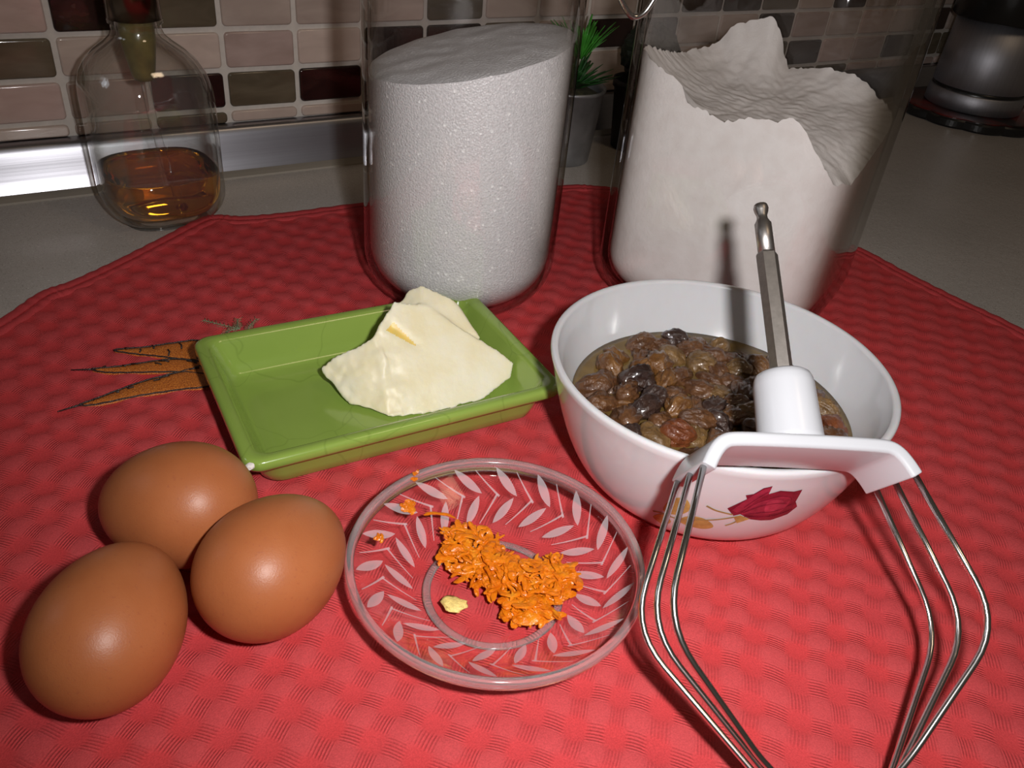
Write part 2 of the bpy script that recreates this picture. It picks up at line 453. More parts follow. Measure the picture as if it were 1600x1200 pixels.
for row in range(0, 12):
    for c in range(-6, 19):
        kind = seen.get((row, c)) or rt.choice(['beige', 'beige', 'rose', 'beige', 'olive', 'dark', 'olive', 'dark'])
        o = link('tile', (TC if row == 0 else TM)[kind], wall)
        z = ZG - 0.0075 / 2 - GAP / 2 if row == 0 else ZG + (row - 0.5) * TZ
        o.location = (X0 + (c + 0.5) * TX + rt.uniform(-1, 1) * 0.0002, TY, z + rt.uniform(-1, 1) * 0.0002)
        o.rotation_euler = (rt.uniform(-1, 1) * 0.012, rt.uniform(-1, 1) * 0.004, rt.uniform(-1, 1) * 0.012)

ps = []; mi = []
order = ['beige', 'rose', 'olive', 'dark']
for row in range(1, 22):
    for c in range(-11, 29):
        if -6 <= c < 19 and row < 12: continue
        if X0 + c * TX > 1.60: continue
        kind = rt.choice(['beige', 'beige', 'rose', 'beige', 'olive', 'dark', 'olive', 'dark'])
        off = Vector((X0 + (c + 0.5) * TX, TY, ZG + (row - 0.5) * TZ))
        ps.append(([v.co + off for v in TM[kind].vertices], [tuple(p.vertices) for p in TM[kind].polygons])); mi += [order.index(kind)] * len(TM[kind].polygons)
V, F = join_geo(ps); o = mesh_obj('tile_field', V, F, 'tile_beige', wall, smooth=False); o['kind'] = 'stuff'
for k in order[1:]: o.data.materials.append(MATS['tile_' + k])
o.data.polygons.foreach_set('material_index', mi)

# aluminium upstand between worktop and tiles
prof = [(0.5872, ZC), (0.5868, ZC + 0.0015), (0.5880, 0.0005), (0.5905, 0.008), (0.5928, 0.016), (0.5945, 0.0225), (0.5958, 0.0262),
        (0.5972, 0.0277), (0.5992, 0.0284), (0.6030, 0.0286), (0.6052, 0.0286), (0.6052, ZC)]
V, F = loft([[(x, y, z) for (y, z) in prof] for x in (-0.42, 1.62)])
st = mesh_obj('trim_1', V, F, 'brushed_aluminium'); fix_normals(st.data)
st['kind'] = 'structure'; st['label'] = 'brushed aluminium upstand strip along the foot of the tiles'
sl = [(0.5790, ZC), (0.5793, ZC + 0.0012), (0.5830, ZC + 0.0022), (0.5872, ZC + 0.0030), (0.5872, ZC)]
V, F = loft([[(x, y, z) for (y, z) in sl] for x in (-0.42, 1.62)], cap0=True, cap1=True)
s2 = mesh_obj('seal_lip', V, F, 'seal_strip', st, smooth=False); fix_normals(s2.data)

fl0 = box('floor', -1.6, 2.6, -2.4, 0.70, -0.95, -0.90, 'floor_tile'); fl0['kind'] = 'structure'; fl0['label'] = 'plain kitchen floor far below the worktop'
wt = box('worktop', -0.75, 1.62, -0.35, 0.606, ZC - 0.038, ZC, 'speckled_worktop')
tag(wt, 'grey-beige speckled kitchen worktop under everything', 'worktop')

# ------------------------------------------------------------------ red waffle mat
outline = [(-.017, .43), (.0025, .4507), (.0188, .4581), (.0443, .4745), (.0732, .4955), (.1007, .5155), (.1132, .5174), (.1276, .5101),
           (.156, .5066), (.2049, .5053), (.28, .498), (.3631, .4867), (.3867, .4775), (.41, .460), (.44, .42), (.47, .375), (.495, .335),
           (.5035, .3161), (.5027, .278), (.5038, .24), (.5066, .198), (.50, .12), (.47, .04), (.40, -.03), (.28, -.07), (.15, -.08),
           (.02, -.07), (-.08, -.01), (-.12, .08), (-.13, .2), (-.10, .32), (-.06, .39)]
OL = np.array([(p.x, p.y) for p in catmull([(x, y, 0) for x, y in outline], 24, True)])
def inside(X, Y, poly):
    r = np.zeros(X.shape, bool); n = len(poly); j = n - 1
    for i in range(n):
        xi, yi = poly[i]; xj, yj = poly[j]
        if yi != yj:
            r ^= ((yi > Y) != (yj > Y)) & (X < (xj - xi) * (Y - yi) / (yj - yi) + xi)
        j = i
    return r
tan = np.roll(OL, -1, 0) - np.roll(OL, 1, 0); tan /= np.linalg.norm(tan, axis=1)[:, None]
nin = np.stack([tan[:, 1], -tan[:, 0]], 1)
if not inside(np.array([OL[300, 0] + nin[300, 0] * .01]), np.array([OL[300, 1] + nin[300, 1] * .01]), OL)[0]: nin = -nin
step = 0.00118
gx = np.arange(-0.135, 0.512, step); gy = np.arange(-0.085, 0.522, step)
GX, GY = np.meshgrid(gx, gy, indexing='ij')
INN = OL + nin * 0.0095
ins = inside(GX, GY, INN)
def waffle_z(X, Y):
    c, s = math.cos(WAF), math.sin(WAF)
    w = 0.0016 * np.sin(X * 41 + 1) * np.sin(Y * 37) + 0.0010 * np.sin(X * 130) * np.sin(Y * 117 + 2)
    U = c * X + s * Y + w; Vv = -s * X + c * Y + w
    a = np.cos(U * 2 * PI / WP); b = np.cos(Vv * 2 * PI / WP)
    h = 0.5 * (a + b)
    global WU, WV
    WU, WV = U, Vv
    return -0.0007 + 0.00050 * np.sign(h) * np.abs(h) ** 0.8 + 0.00020 * np.sin(X * 210 + Y * 90) * np.sin(Y * 160)
ZZ = np.minimum(waffle_z(GX, GY), 0.0)
q = ins[:-1, :-1] & ins[1:, :-1] & ins[:-1, 1:] & ins[1:, 1:]
idx = np.arange(GX.size).reshape(GX.shape)
quads = np.stack([idx[:-1, :-1][q], idx[1:, :-1][q], idx[1:, 1:][q], idx[:-1, 1:][q]], 1)
used = np.unique(quads); remap = np.full(GX.size, -1); remap[used] = np.arange(len(used))
quads = remap[quads]
vv = np.stack([GX.ravel()[used], GY.ravel()[used], ZZ.ravel()[used]], 1).astype(np.float32)
me = bpy.data.meshes.new('weave')
me.vertices.add(len(vv)); me.vertices.foreach_set('co', vv.ravel())
me.loops.add(quads.size); me.loops.foreach_set('vertex_index', quads.ravel().astype(np.int32))
me.polygons.add(len(quads)); me.polygons.foreach_set('loop_start', np.arange(0, quads.size, 4, dtype=np.int32))
me.update(calc_edges=True); me.polygons.foreach_set('use_smooth', [True] * len(me.polygons))
for nm, arr in (('weave_u', WU), ('weave_v', WV)):
    at_ = me.attributes.new(nm, 'FLOAT', 'POINT'); at_.data.foreach_set('value', arr.ravel()[used].astype(np.float32))
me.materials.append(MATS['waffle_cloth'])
mat_root = empty('table_mat', (0.2, 0.22, ZC))
def under(o, root):
    o.parent = root; o.matrix_parent_inverse = Matrix.Translation(root.location).inverted(); return o
tag(mat_root, 'round-edged coral red waffle cloth with embroidered carrots under the food', 'table mat')
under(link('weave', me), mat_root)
loops = []
for d, z in ((0.0, ZC), (-0.0003, ZC + 0.0012), (0.0, -0.0008), (0.0010, -0.0001), (0.0035, 0.0001), (0.0062, 0.0), (0.0069, -0.0006), (0.0076, -0.0001), (0.0098, 0.0), (0.0115, -0.0006), (0.0128, -0.0020)):
    P = OL + nin * d
    wv = 0.00025 * np.sin(np.arange(len(P)) * 0.9) * np.sin(np.arange(len(P)) * 0.13)
    loops.append([(P[i, 0], P[i, 1], z + (wv[i] if z > -0.002 else 0)) for i in range(len(P))])
V, F = loft(loops)
under(mesh_obj('hem', V, F, 'hem_cloth'), mat_root)
st_pts = [(x, y, -0.0002) for x, y in OL + nin * 0.0069]
V, F = tube_geo(st_pts, 0.00022, 5, False)
under(mesh_obj('stitching', V, F, 'thread_red'), mat_root)

# embroidered carrots
def emb(pts, name='carrot_embroidery', mat='thread_orange'):
    P = [Vector((x, y, 0)) for x, y in catmull2(pts)]
    n = len(P); c = sum(P, Vector()) / n
    V = []; F = []
    for k, (s, z) in enumerate(((1.0, -0.0009), (0.985, 0.0001), (0.86, 0.0005), (0.5, 0.0007))):
        V += [(c.x + (p.x - c.x) * s, c.y + (p.y - c.y) * s, z) for p in P]
    for k in range(3):
        for j in range(n):
            j2 = (j + 1) % n; F.append((k * n + j, k * n + j2, (k + 1) * n + j2, (k + 1) * n + j))
    F.append(tuple(range(3 * n, 4 * n)))
    o = mesh_obj(name, V, F, mat); fix_normals(o.data); return o, P
def catmull2(pts, sub=5): return [(p.x, p.y) for p in catmull([(x, y, 0) for x, y in pts], sub, True)]
CARROTS = [
    ([(.0266, .3772), (.0411, .3741), (.0528, .3729), (.0656, .3693), (.0640, .3509), (.0548, .3558), (.0447, .3633), (.0345, .3701)], []),
    ([(.0150, .3645), (.0245, .3624), (.044, .3599), (.0535, .357), (.0640, .3485), (.0620, .340), (.0497, .3468), (.0314, .3542), (.0199, .3593)], [(.0139, .3648), (.0065, .3680)]),
    ([(.0060, .3380), (.0127, .3399), (.0324, .3452), (.0526, .3467), (.0650, .3469), (.0630, .3304), (.0463, .3324), (.0303, .3347), (.012, .3355)], [(.0045, .3378), (-.003, .3372)])]
rc = random.Random(3)
for pts, tail in CARROTS:
    o, P = emb(pts); under(o, mat_root)
    o['label'] = 'orange stitched carrot with dark outline'
    th = [(p.x, p.y, 0.0004 + 0.0002 * (i % 2)) for i, p in enumerate(P)]; th.append(th[0])
    parts = [tube_geo(th, 0.00042, 5)]
    top = pts[1:4]; bot = pts[-1:4:-1]
    for k in range(6):
        f = (k + 0.8) / 6.5
        a = Vector((*pts[0], 0)).lerp(Vector((*pts[3], 0)), f); b = Vector((*pts[0], 0)).lerp(Vector((*pts[4], 0)), f)
        if k % 2: a, b = b, a
        parts.append(tube_geo([(a.x, a.y, 0.0009), tuple((a.lerp(b, 0.25) + Vector((0.0008, 0, 0.0011)))), tuple(a.lerp(b, 0.45) + Vector((0.0004, 0, 0.0011)))], 0.00042, 5))
    if tail: parts.append(tube_geo([(pts[0][0], pts[0][1], 0.0004), (tail[0][0], tail[0][1], 0.0003), (tail[1][0], tail[1][1], 0.0)], [0.0005, 0.0005, 0.0003], 5))
    V, F = join_geo(parts); t = mesh_obj('outline_thread', V, F, 'thread_black'); t.parent = o
GR = [[(.0716, .389), (.0783, .3814), (.0858, .3734)], [(.0878, .3837), (.0860, .3780), (.0858, .3734)], [(.0967, .380), (.0911, .3747), (.0890, .370)], [(.0770, .3700), (.0800, .3740), (.0858, .3734)]]
for g in GR:
    pts = catmull([(x, y, 0.0004) for x, y in g], 10); parts = [tube_geo(pts, 0.00026, 5)]
    for i in range(2, len(pts) - 1, 2):
        for s in (-1, 1):
            d = (pts[i + 1] - pts[i]).normalized(); e = Vector((-d.y, d.x, 0)) * s
            L = rc.uniform(0.0015, 0.0030)
            parts.append(tube_geo([pts[i], pts[i] + (e - d * 0.8) * L * 0.6 + Vector((0, 0, 0.0002)), pts[i] + (e - d) * L * 0.9], 0.00014, 4))
    V, F = join_geo(parts); under(mesh_obj('carrot_leaf_embroidery', V, F, 'thread_green'), mat_root)

# ------------------------------------------------------------------ eggs
def egg(x, y, yaw, L, W, tilt, mat, label):
    nt, npn = 40, 56; loops = []
    for i in range(1, nt):
        t = PI * i / nt; X = math.cos(t) * L / 2; R = W / 2 * math.sin(t) * (1 - 0.12 * math.cos(t))
        loops.append([(X, R * math.cos(2 * PI * j / npn), R * math.sin(2 * PI * j / npn)) for j in range(npn)])
    V, F = loft(loops)
    k = len(V); V += [(L / 2, 0, 0), (-L / 2, 0, 0)]
    for j in range(npn):
        F.append((k, (j + 1) % npn, j)); F.append((k + 1, k - npn + j, k - npn + (j + 1) % npn))
    ct, s = math.cos(tilt), math.sin(tilt)
    V = [(a * ct - c * s, b, a * s + c * ct) for a, b, c in V]
    zm = min(v[2] for v in V); V = [(a, b, c - zm) for a, b, c in V]
    o = mesh_obj('egg', V, F, mat); fix_normals(o.data)
    o.location = (x, y, 0.0); o.rotation_euler = (0, 0, yaw)
    return tag(o, label, 'egg', 'brown eggs on the red mat')
egg(-0.0030, 0.1912, 1.0209, .0566, .0424, -.0401, 'egg_shell', 'brown egg nearest the camera, lowest of the three eggs')
egg(0.0468, 0.1928, 0.60, .0563, .0436, -.1452, 'egg_shell_scuffed', 'brown egg with a faint reddish scuff, beside the glass saucer')
egg(0.0256, 0.2335, 2.4163, .0559, .0437, -.253, 'egg_shell', 'brown egg at the back, under the corner of the green dish')

# ------------------------------------------------------------------ green dish and butter
def rrect(hx, hy, r, z, n=8):
    r = min(r, hx, hy); pts = []
    for cx, cy, a0 in ((1, 1, 0), (-1, 1, PI / 2), (-1, -1, PI), (1, -1, 1.5 * PI)):
        for i in range(n):
            a = a0 + PI / 2 * i / (n - 1)
            pts.append((cx * (hx - r) + r * math.cos(a), cy * (hy - r) + r * math.sin(a), z))
    return pts
dish = empty('serving_dish', (0.1250, 0.2895, 0.0), math.radians(-2.4))
tag(dish, 'rectangular green glazed dish holding the butter', 'dish')
HX, HY, HR = 0.0708, 0.0486, 0.021
S = [(0.0125, 0.0), (0.0098, 0.0006), (0.0082, 0.0022), (0.0070, 0.0065), (0.0056, 0.0120), (0.0048, 0.0142), (0.0030, 0.0150), (0.0006, 0.0158), (0.0000, 0.0172),
     (0.0000, 0.0192), (0.0006, 0.0204), (0.0018, 0.0209), (0.0042, 0.0207), (0.0056, 0.0200), (0.0066, 0.0184), (0.0100, 0.0098), (0.0122, 0.0052), (0.0146, 0.0038), (0.024, 0.0034)]
V, F = loft([rrect(HX - i, HY - i, max(0.007 - i * 0.12, 0.0035) if k > 6 else 0.009, z) for k, (i, z) in enumerate(S)], cap0=True, cap1=True)
d = mesh_obj('dish_body', V, F, 'green_glaze', dish); fix_normals(d.data)
ch = bmesh.new(); bmesh.ops.create_icosphere(ch, subdivisions=2, radius=0.0022)
for v in ch.verts:
    v.co = Vector((v.co.x * 0.9, v.co.y * 0.75, v.co.z * 0.6)) + noise.noise_vector(v.co * 600) * 0.0004
me = bpy.data.meshes.new('glaze_chip'); ch.to_mesh(me); ch.free(); me.materials.append(MATS['bare_clay'])
o = link('glaze_chip', me, dish); o.location = (-HX + 0.0022, -HY + 0.0020, 0.0190); o['label'] = 'white chipped spot on the rim corner'

def hull_bm(bm, pts):
    vs = [bm.verts.new(p) for p in pts]
    bmesh.ops.convex_hull(bm, input=vs)
bm = bmesh.new()
hull_bm(bm, [(.1213, .2690, .0055), (.1316, .2665, .0045), (.1459, .2640, .0045), (.1652, .2625, .0055), (.1832, .2665, .0110), (.1872, .2705, .0165), (.1133, .2837, .0055),
             (.1327, .2995, .0375), (.1397, .3033, .0425), (.1531, .2988, .0405), (.1614, .2919, .0345), (.1702, .2820, .0262), (.1777, .2786, .0236),
             (.125, .302, .006), (.150, .306, .006), (.172, .296, .006), (.182, .280, .008), (.1251, .2949, .031)])
hull_bm(bm, [(.1030, .3030, .0160), (.1036, .2996, .0130), (.1085, .3010, .0215), (.1084, .3021, .0090), (.1100, .2840, .0060), (.1251, .2955, .0315), (.1201, .2712, .0060), (.130, .300, .006), (.1280, .2850, .0250), (.1200, .2990, .0060)])
hull_bm(bm, [(.1500, .3112, .0425), (.1558, .3085, .0455), (.1667, .2999, .041), (.1719, .2960, .034), (.1760, .2850, .0245), (.1440, .3100, .036), (.145, .311, .006), (.168, .307, .006), (.178, .292, .006), (.150, .297, .038)])
me = bpy.data.meshes.new('butter_piece'); bm.to_mesh(me); bm.free()
tmp = bpy.data.objects.new('tmp', me); COL.objects.link(tmp)
rm = tmp.modifiers.new('r', 'REMESH'); rm.mode = 'VOXEL'; rm.voxel_size = 0.0007; rm.use_smooth_shade = True
sm = tmp.modifiers.new('s', 'SMOOTH'); sm.factor = 0.5; sm.iterations = 14
dg = bpy.context.evaluated_depsgraph_get()
bme = bpy.data.meshes.new_from_object(tmp.evaluated_get(dg)); bpy.data.objects.remove(tmp)
BCO = [v.co.copy() for v in bme.vertices]; BNO = [v.normal.copy() for v in bme.vertices]; NEW = []
for p, n in zip(BCO, BNO):
    h = 0.0013 * noise.noise(p * 85) + 0.00035 * noise.noise(p * 300 + Vector((3, 1, 2)))
    flat = max(0.0, min(1.0, (p.x - 0.128) / 0.01)) * max(0.0, min(1.0, (-n.y * 0.7 + n.z * 0.4 - 0.25) * 4))
    h *= (1 - 0.8 * flat)
    if p.x < 0.128: h += 0.0006 * abs(noise.noise(p * 170))
    # knife notch near the ridge
    a = Vector((.1345, .2950, .0355)); b = Vector((.1440, .2860, .0270)); t = max(0, min(1, (p - a).dot(b - a) / (b - a).length_squared))
    dd = (p - a.lerp(b, t)).length
    h -= 0.0013 * math.exp(-(dd / 0.0024) ** 2) * (1 - 0.7 * t)
    NEW.append(p + n * h)
bme.vertices.foreach_set('co', [c for q in NEW for c in q]); bme.update()
for p in bme.polygons: p.use_smooth = True
bme.materials.clear(); bme.materials.append(MATS['butter']); bme.materials.append(MATS['butter_yellow'])
a = Vector((.1345, .2950, .0350)); b = Vector((.1440, .2860, .0265))
for p in bme.polygons:
    t = (p.center - a).dot(b - a) / (b - a).length_squared
    if -0.05 < t < 1.0:
        if (p.center - a.lerp(b, t)).length < 0.0026 * (1 - t) + 0.0004: p.material_index = 1
bme.name = 'butter_piece'; c0 = Vector((.145, .285, .0036))
zmin = min(v.co.z for v in bme.vertices); 
for v in bme.vertices: v.co = v.co - Vector((c0.x, c0.y, zmin))
bt = link('butter_piece', bme); bt.location = (c0.x, c0.y, 0.0036)
tag(bt, 'rough chunk of pale yellow butter lying in the green dish', 'butter')

# ------------------------------------------------------------------ sugar jar
SX, SY, SR = 0.2096, 0.3691, 0.0528
jar = empty('sugar_jar', (SX, SY, 0.0)); tag(jar, 'clear round glass jar filled with white sugar', 'jar')
def round_prof(R, rb, zb, z0, z1, k=10, rbz=None):
    rbz = rbz or rb
    return [(R - rb + rb * math.sin(PI / 2 * i / k), z0 + rbz - rbz * math.cos(PI / 2 * i / k)) for i in range(k + 1)] + [(R, z1)]
outp = [(0.0001, 0.0022), (0.014, 0.0012), (0.019, 0.0)] + round_prof(SR, .0285, 0, 0.0, 0.185) + [(SR - .004, 0.200), (SR - .009, .206), (SR - .009, .222)]
inp = [(SR - .012, .222), (SR - .012, .206), (SR - .0065, .199), (SR - .0030, .185)] + list(reversed(round_prof(SR - .0030, .0270, 0, 0.0040, 0.184)[:-1])) + [(0.0001, 0.0044)]
lathe('glass_body', outp + inp, 'jar_glass', jar, 128, close=False)
sug = empty('sugar_fill', (SX, SY, 0.0042)); bpy.data.objects.remove(sug)
def filled(name, loc, wallprof, topfun, mat, n=128, p=2.0, th=0.0, rings=26):
    """contents of a vessel: side/bottom profile, then a height-field top"""
    R = wallprof[-1][0]; V = []; F = []
    loops = [ring(r, z, n, p, th) for r, z in wallprof]
    rim = ring(R, 0, n, p, th)
    top = [(x, y, topfun(x, y, 1.0)) for x, y, _ in rim]
    steps = 14
    for i in range(1, steps):
        loops.append([(a[0], a[1], wallprof[-1][1] + (t[2] - wallprof[-1][1]) * i / steps) for a, t in zip(rim, top)])
    loops.append(top)
    for i in range(1, rings):
        s = 1 - i / rings
        loops.append([(x * s, y * s, topfun(x * s, y * s, s)) for x, y, _ in rim])
    V, F = loft(loops, cap0=True)
    V.append((0, 0, topfun(0, 0, 0))); k = len(V) - 1; b0 = (len(loops) - 1) * n
    for j in range(n): F.append((b0 + j, b0 + (j + 1) % n, k))
    o = mesh_obj(name, V, F, mat); fix_normals(o.data); o.location = loc
    k0 = (len(wallprof) + steps - 1) * n
    bm = bmesh.new(); bm.from_mesh(o.data); bm.verts.ensure_lookup_table()
    for e in bm.edges:      # the crisp edge where the contents meet the glass
        a, b = e.verts[0].index, e.verts[1].index
        if k0 <= a < k0 + n and k0 <= b < k0 + n: e.smooth = False
    bm.to_mesh(o.data); bm.free(); return o
SRI = SR - 0.0033
def sugar_top(x, y, s):
    th = math.radians(-25)
    return 0.1335 + 0.0112 * (x * math.cos(th) + y * math.sin(th)) / SRI - 0.0016 * s ** 6 + 0.0006 * noise.noise(Vector((x * 90, y * 90, 1)))
wp = [(0.0005 + 0.0, 0.0046)] + round_prof(SRI, .0268, 0, 0.0046, 0.06)
sg = filled('sugar', (SX, SY, 0.0), wp, sugar_top, 'sugar')
tag(sg, 'white granulated sugar filling the round glass jar', 'sugar')

# ------------------------------------------------------------------ flour jar
FX, FY, FR, FN, FT = 0.3528, 0.3046, 0.0645, 4.0, 0.433
fj = empty('flour_jar', (FX, FY, 0.0)); tag(fj, 'large squarish clear glass jar of flour behind the raisin bowl', 'jar')
outp = [(0.0001, 0.0022), (0.025, 0.0012), (0.032, 0.0)] + round_prof(FR, .026, 0, 0.0, 0.205, rbz=.027) + [(FR - .006, .222), (FR - .016, .230), (FR - .016, .246)]
inp = [(FR - .0195, .246), (FR - .0195, .230), (FR - .009, .221), (FR - .0036, .205)] + list(reversed(round_prof(FR - .0036, .024, 0, .0045, .204, rbz=.025)[:-1])) + [(.0001, .005)]
lathe('glass_body', outp + inp, 'jar_glass', fj, 288, close=False, p=FN, th=FT)
bail = catmull([(-.0985 + .0, .020, .172), (-.0955, .0195, .168), (-.0900, .0180, .160), (-.0850, .0165, .156), (-.0800, .0150, .1585), (-.076, .0135, .166), (-.071, .012, .172)], 6)
tube('wire_bail', bail, 0.0014, 'chrome', fj)
FB = [(-180, .1175), (-168, .1228), (-157.7, .1233), (-153, .1263), (-147, .1228), (-143, .1152), (-136.6, .1069), (-130.5, .0984), (-116.5, .0954), (-109, .0985), (-85, .105),
      (-60, .112), (-39, .118), (-32, .1232), (-25, .1261), (-11, .1258), (9.3, .1218), (14, .130), (18, .140), (23.3, .1464), (31.2, .1441), (41, .138), (45, .130), (52, .1259), (71, .1258), (92.6, .1294), (116, .1358),
      (135, .138), (149.4, .1324), (157, .1299), (161, .1213), (168.8, .1201), (180, .1175)]
fa = np.array([a for a, _ in FB]); fz = np.array([z for _, z in FB])
FRI = FR - 0.0046
def flour_top(x, y, s):
    c, sn = math.cos(FT), math.sin(FT); X = c * x + sn * y; Y = -sn * x + c * y
    a = math.degrees(math.atan2(Y, X))
    zb = float(np.interp(a, fa, fz))
    edge = 0.0016 * noise.noise(Vector((a * 0.35, 4.2, 0))) + 0.0010 * noise.noise(Vector((a * 1.1, 1.2, 0)))
    zi = 0.1130 + 0.060 * X * 0.9 + 0.045 * Y      # scooped hollow, lower towards the right front
    w = s ** 3.5
    rough = (1 - s ** 8) * (0.0011 * noise.noise(Vector((X * 38, Y * 120, 3))) + 0.0006 * noise.noise(Vector((X * 260, Y * 260, 5))))
    return zb * w + edge * s ** 20 + zi * (1 - w) + rough
wp = [(0.0005, 0.0058)] + round_prof(FRI, .0236, 0, .0058, .06, rbz=.0246)
fl = filled('flour', (FX, FY, 0.0), wp, flour_top, 'flour', 288, FN, FT, 44)
tag(fl, 'white flour with a scooped uneven top inside the squarish jar', 'flour')

# ------------------------------------------------------------------ amber soap bottle
bo = empty('glass_bottle', (0.0850, 0.5360, ZC)); tag(bo, 'clear glass bottle with metal neck, partly filled with amber liquid', 'bottle')
BP, BTH = 3.0, 0.05
def bshape(prof): return prof
bprof = [(.0001, .003), (.022, .0015), (.026, 0)] + [(r, z) for r, z in round_prof(.0362, .0175, 0, 0, .074, rbz=.0195)] + [(.0358, .081), (.0340, .0885), (.0300, .0955), (.0245, .1010), (.0185, .1055), (.0148, .1090), (.0136, .1120), (.0136, .1150), (.0150, .1160), (.0150, .1175), (.0130, .1180)]
bin_ = [(.0112, .1180), (.0112, .1100), (.0125, .1075), (.0175, .1035), (.0235, .0990), (.0285, .0935), (.0320, .0870), (.0337, .0800), (.0340, .074)] + list(reversed(round_prof(.0340, .0160, 0, .0035, .073, rbz=.0180)[:-1])) + [(.0001, .0055)]
def bloops(pr):
    out = []
    for r, z in pr:
        k = max(0.0, min(1.0, (0.105 - z) / 0.03)); p = 2.0 + (BP - 2.0) * k
        out.append(ring(r, z, 96, p if p > 2.01 else 2.0, BTH))
    return out
V, F = loft(bloops(bprof + bin_)); o = mesh_obj('glass_body', V, F, 'bottle_glass', bo); fix_normals(o.data)
LR = .0337
lq = [(.0005, .0057)] + [(r, z) for r, z in round_prof(LR, .0157, 0, .0040, .0305, rbz=.0177)] + [(LR - .0008, .0312), (LR - .0025, .0306), (.010, .0304)]
V, F = loft(bloops(lq), cap0=True, cap1=True); o = mesh_obj('amber_liquid', V, F, 'amber_soap', bo); fix_normals(o.data)
lathe('neck_collar', [(.0128, .1175), (.0146, .1180), (.0146, .1420), (.0136, .1440), (.0001, .1440)], 'dark_chrome', bo, 48, close=False)
lathe('pump_insert', [(.0001, .1178), (.0098, .1178), (.0096, .1050), (.0066, .0870), (.0052, .0840), (.0001, .0840)], 'amber_tube', bo, 32, close=False)
V, F = tube_geo([(0, 0, .0842), (.0012, 0, .06), (.0045, -.001, .03), (.007, -.002, .0075)], .0026, 12); mesh_obj('dip_tube', V, F, 'jar_glass', bo)

# ------------------------------------------------------------------ bowl of raisins
BX, BY = 0.2295, 0.1869
BRm, Bh, Brb, Bk = .0691, .0569, .0334, .337
def bowl_r(z): return Brb + (BRm - Brb) * (max(z, 0) / Bh) ** Bk
bowl = empty('raisin_bowl', (BX, BY, 0.0)); tag(bowl, 'white opal glass bowl with a printed red rose, full of raisins', 'bowl')
op = [(.0001, .0008), (Brb - .004, .0008), (Brb - .003, 0.0), (Brb + .0, 0.0)] + [(bowl_r(Bh * (i / 24) ** 1.8), Bh * (i / 24) ** 1.8) for i in range(2, 24)]
op += [(BRm, Bh - .0014), (BRm - .0003, Bh - .0005), (BRm - .0010, Bh), (BRm - .0022, Bh - .0001), (BRm - .0030, Bh - .0009)]
ipr = [(.0655, .0530), (.0640, .0480), (.0618, .0420), (.0590, .0360), (.0550, .0290), (.0495, .0215), (.0425, .0145), (.0340, .0090), (.0240, .0060), (.0001, .0055)]
ip = [(p.x, p.z) for p in catmull([(r, 0, z) for r, z in [(BRm - .0030, Bh - .0009)] + ipr], 3)][1:]
lathe('bowl_body', op + ip, 'white_opal', bowl, 128, close=False)
def in_r(z):
    zs = [b for _, b in reversed(ipr)]; rs = [a for a, _ in reversed(ipr)]
    return float(np.interp(z, zs, rs))
def decal(name, poly, mat, parent, off, sub=3, soft=0):
    if soft: poly = [(p.x, p.y) for p in catmull([(a, z, 0) for a, z in poly], soft, True)]
    bm = bmesh.new(); f = bm.faces.new([bm.verts.new((a * 0.06, z, 0)) for a, z in poly])
    bmesh.ops.triangulate(bm, faces=bm.faces[:])
    bmesh.ops.subdivide_edges(bm, edges=bm.edges[:], cuts=sub, use_grid_fill=True)
    for v in bm.verts:
        a, z = v.co.x / 0.06, v.co.y; r = bowl_r(z) + off
        v.co = (r * math.cos(a), r * math.sin(a), z)
    bmesh.ops.recalc_face_normals(bm, faces=bm.faces[:])
    me = bpy.data.meshes.new(name); bm.to_mesh(me); bm.free()
    for p in me.polygons: p.use_smooth = True
    # outward normals
    me.materials.append(MATS[mat]); return link(name, me, parent)
def stem(name, pts, w, mat, parent, off):
    P = catmull([(a, z, 0) for a, z in pts], 6); poly = []
    L = []; R_ = []
    for i, p in enumerate(P):
        d = (P[min(i + 1, len(P) - 1)] - P[max(0, i - 1)]); d = Vector((d.x * 0.06, d.y, 0)).normalized(); nn = Vector((-d.y / 0.06, d.x, 0)) * w
        L.append(p + nn); R_.append(p - nn)
    V = []; F = []
    for p in L + R_:
        r = bowl_r(p.y) + off; V.append((r * math.cos(p.x), r * math.sin(p.x), p.y))
    k = len(L)
    for i in range(k - 1): F.append((i, i + 1, k + i + 1, k + i))
    return mesh_obj(name, V, F, mat, parent)
ROSE = [(-2.2152, 0.03472), (-2.1387, 0.04158), (-2.1551, 0.04378), (-2.1184, 0.04484), (-2.0835, 0.0485), (-2.0437, 0.04981), (-2.0396, 0.0452), (-1.9869, 0.04717), (-1.9062, 0.04624), (-1.8622, 0.04697), (-1.8483, 0.03943), (-1.8092, 0.03555), (-1.8346, 0.03081), (-1.8687, 0.02951), (-1.92, 0.02763), (-1.985, 0.02779), (-2.0526, 0.02869), (-2.129, 0.03184), (-2.1604, 0.03033)]
PET1 = [(-2.127, 0.03242), (-2.0733, 0.03944), (-2.0136, 0.04216), (-1.9658, 0.0436), (-1.8979, 0.0421), (-1.8904, 0.03668), (-1.916, 0.03298), (-2.0514, 0.03195)]
PET2 = [(-2.1387, 0.04158), (-2.116, 0.04434), (-2.0812, 0.04804), (-2.0462, 0.04944), (-2.0417, 0.04522), (-2.0838, 0.04148), (-2.1243, 0.03474), (-2.1527, 0.03276), (-2.187, 0.03404)]
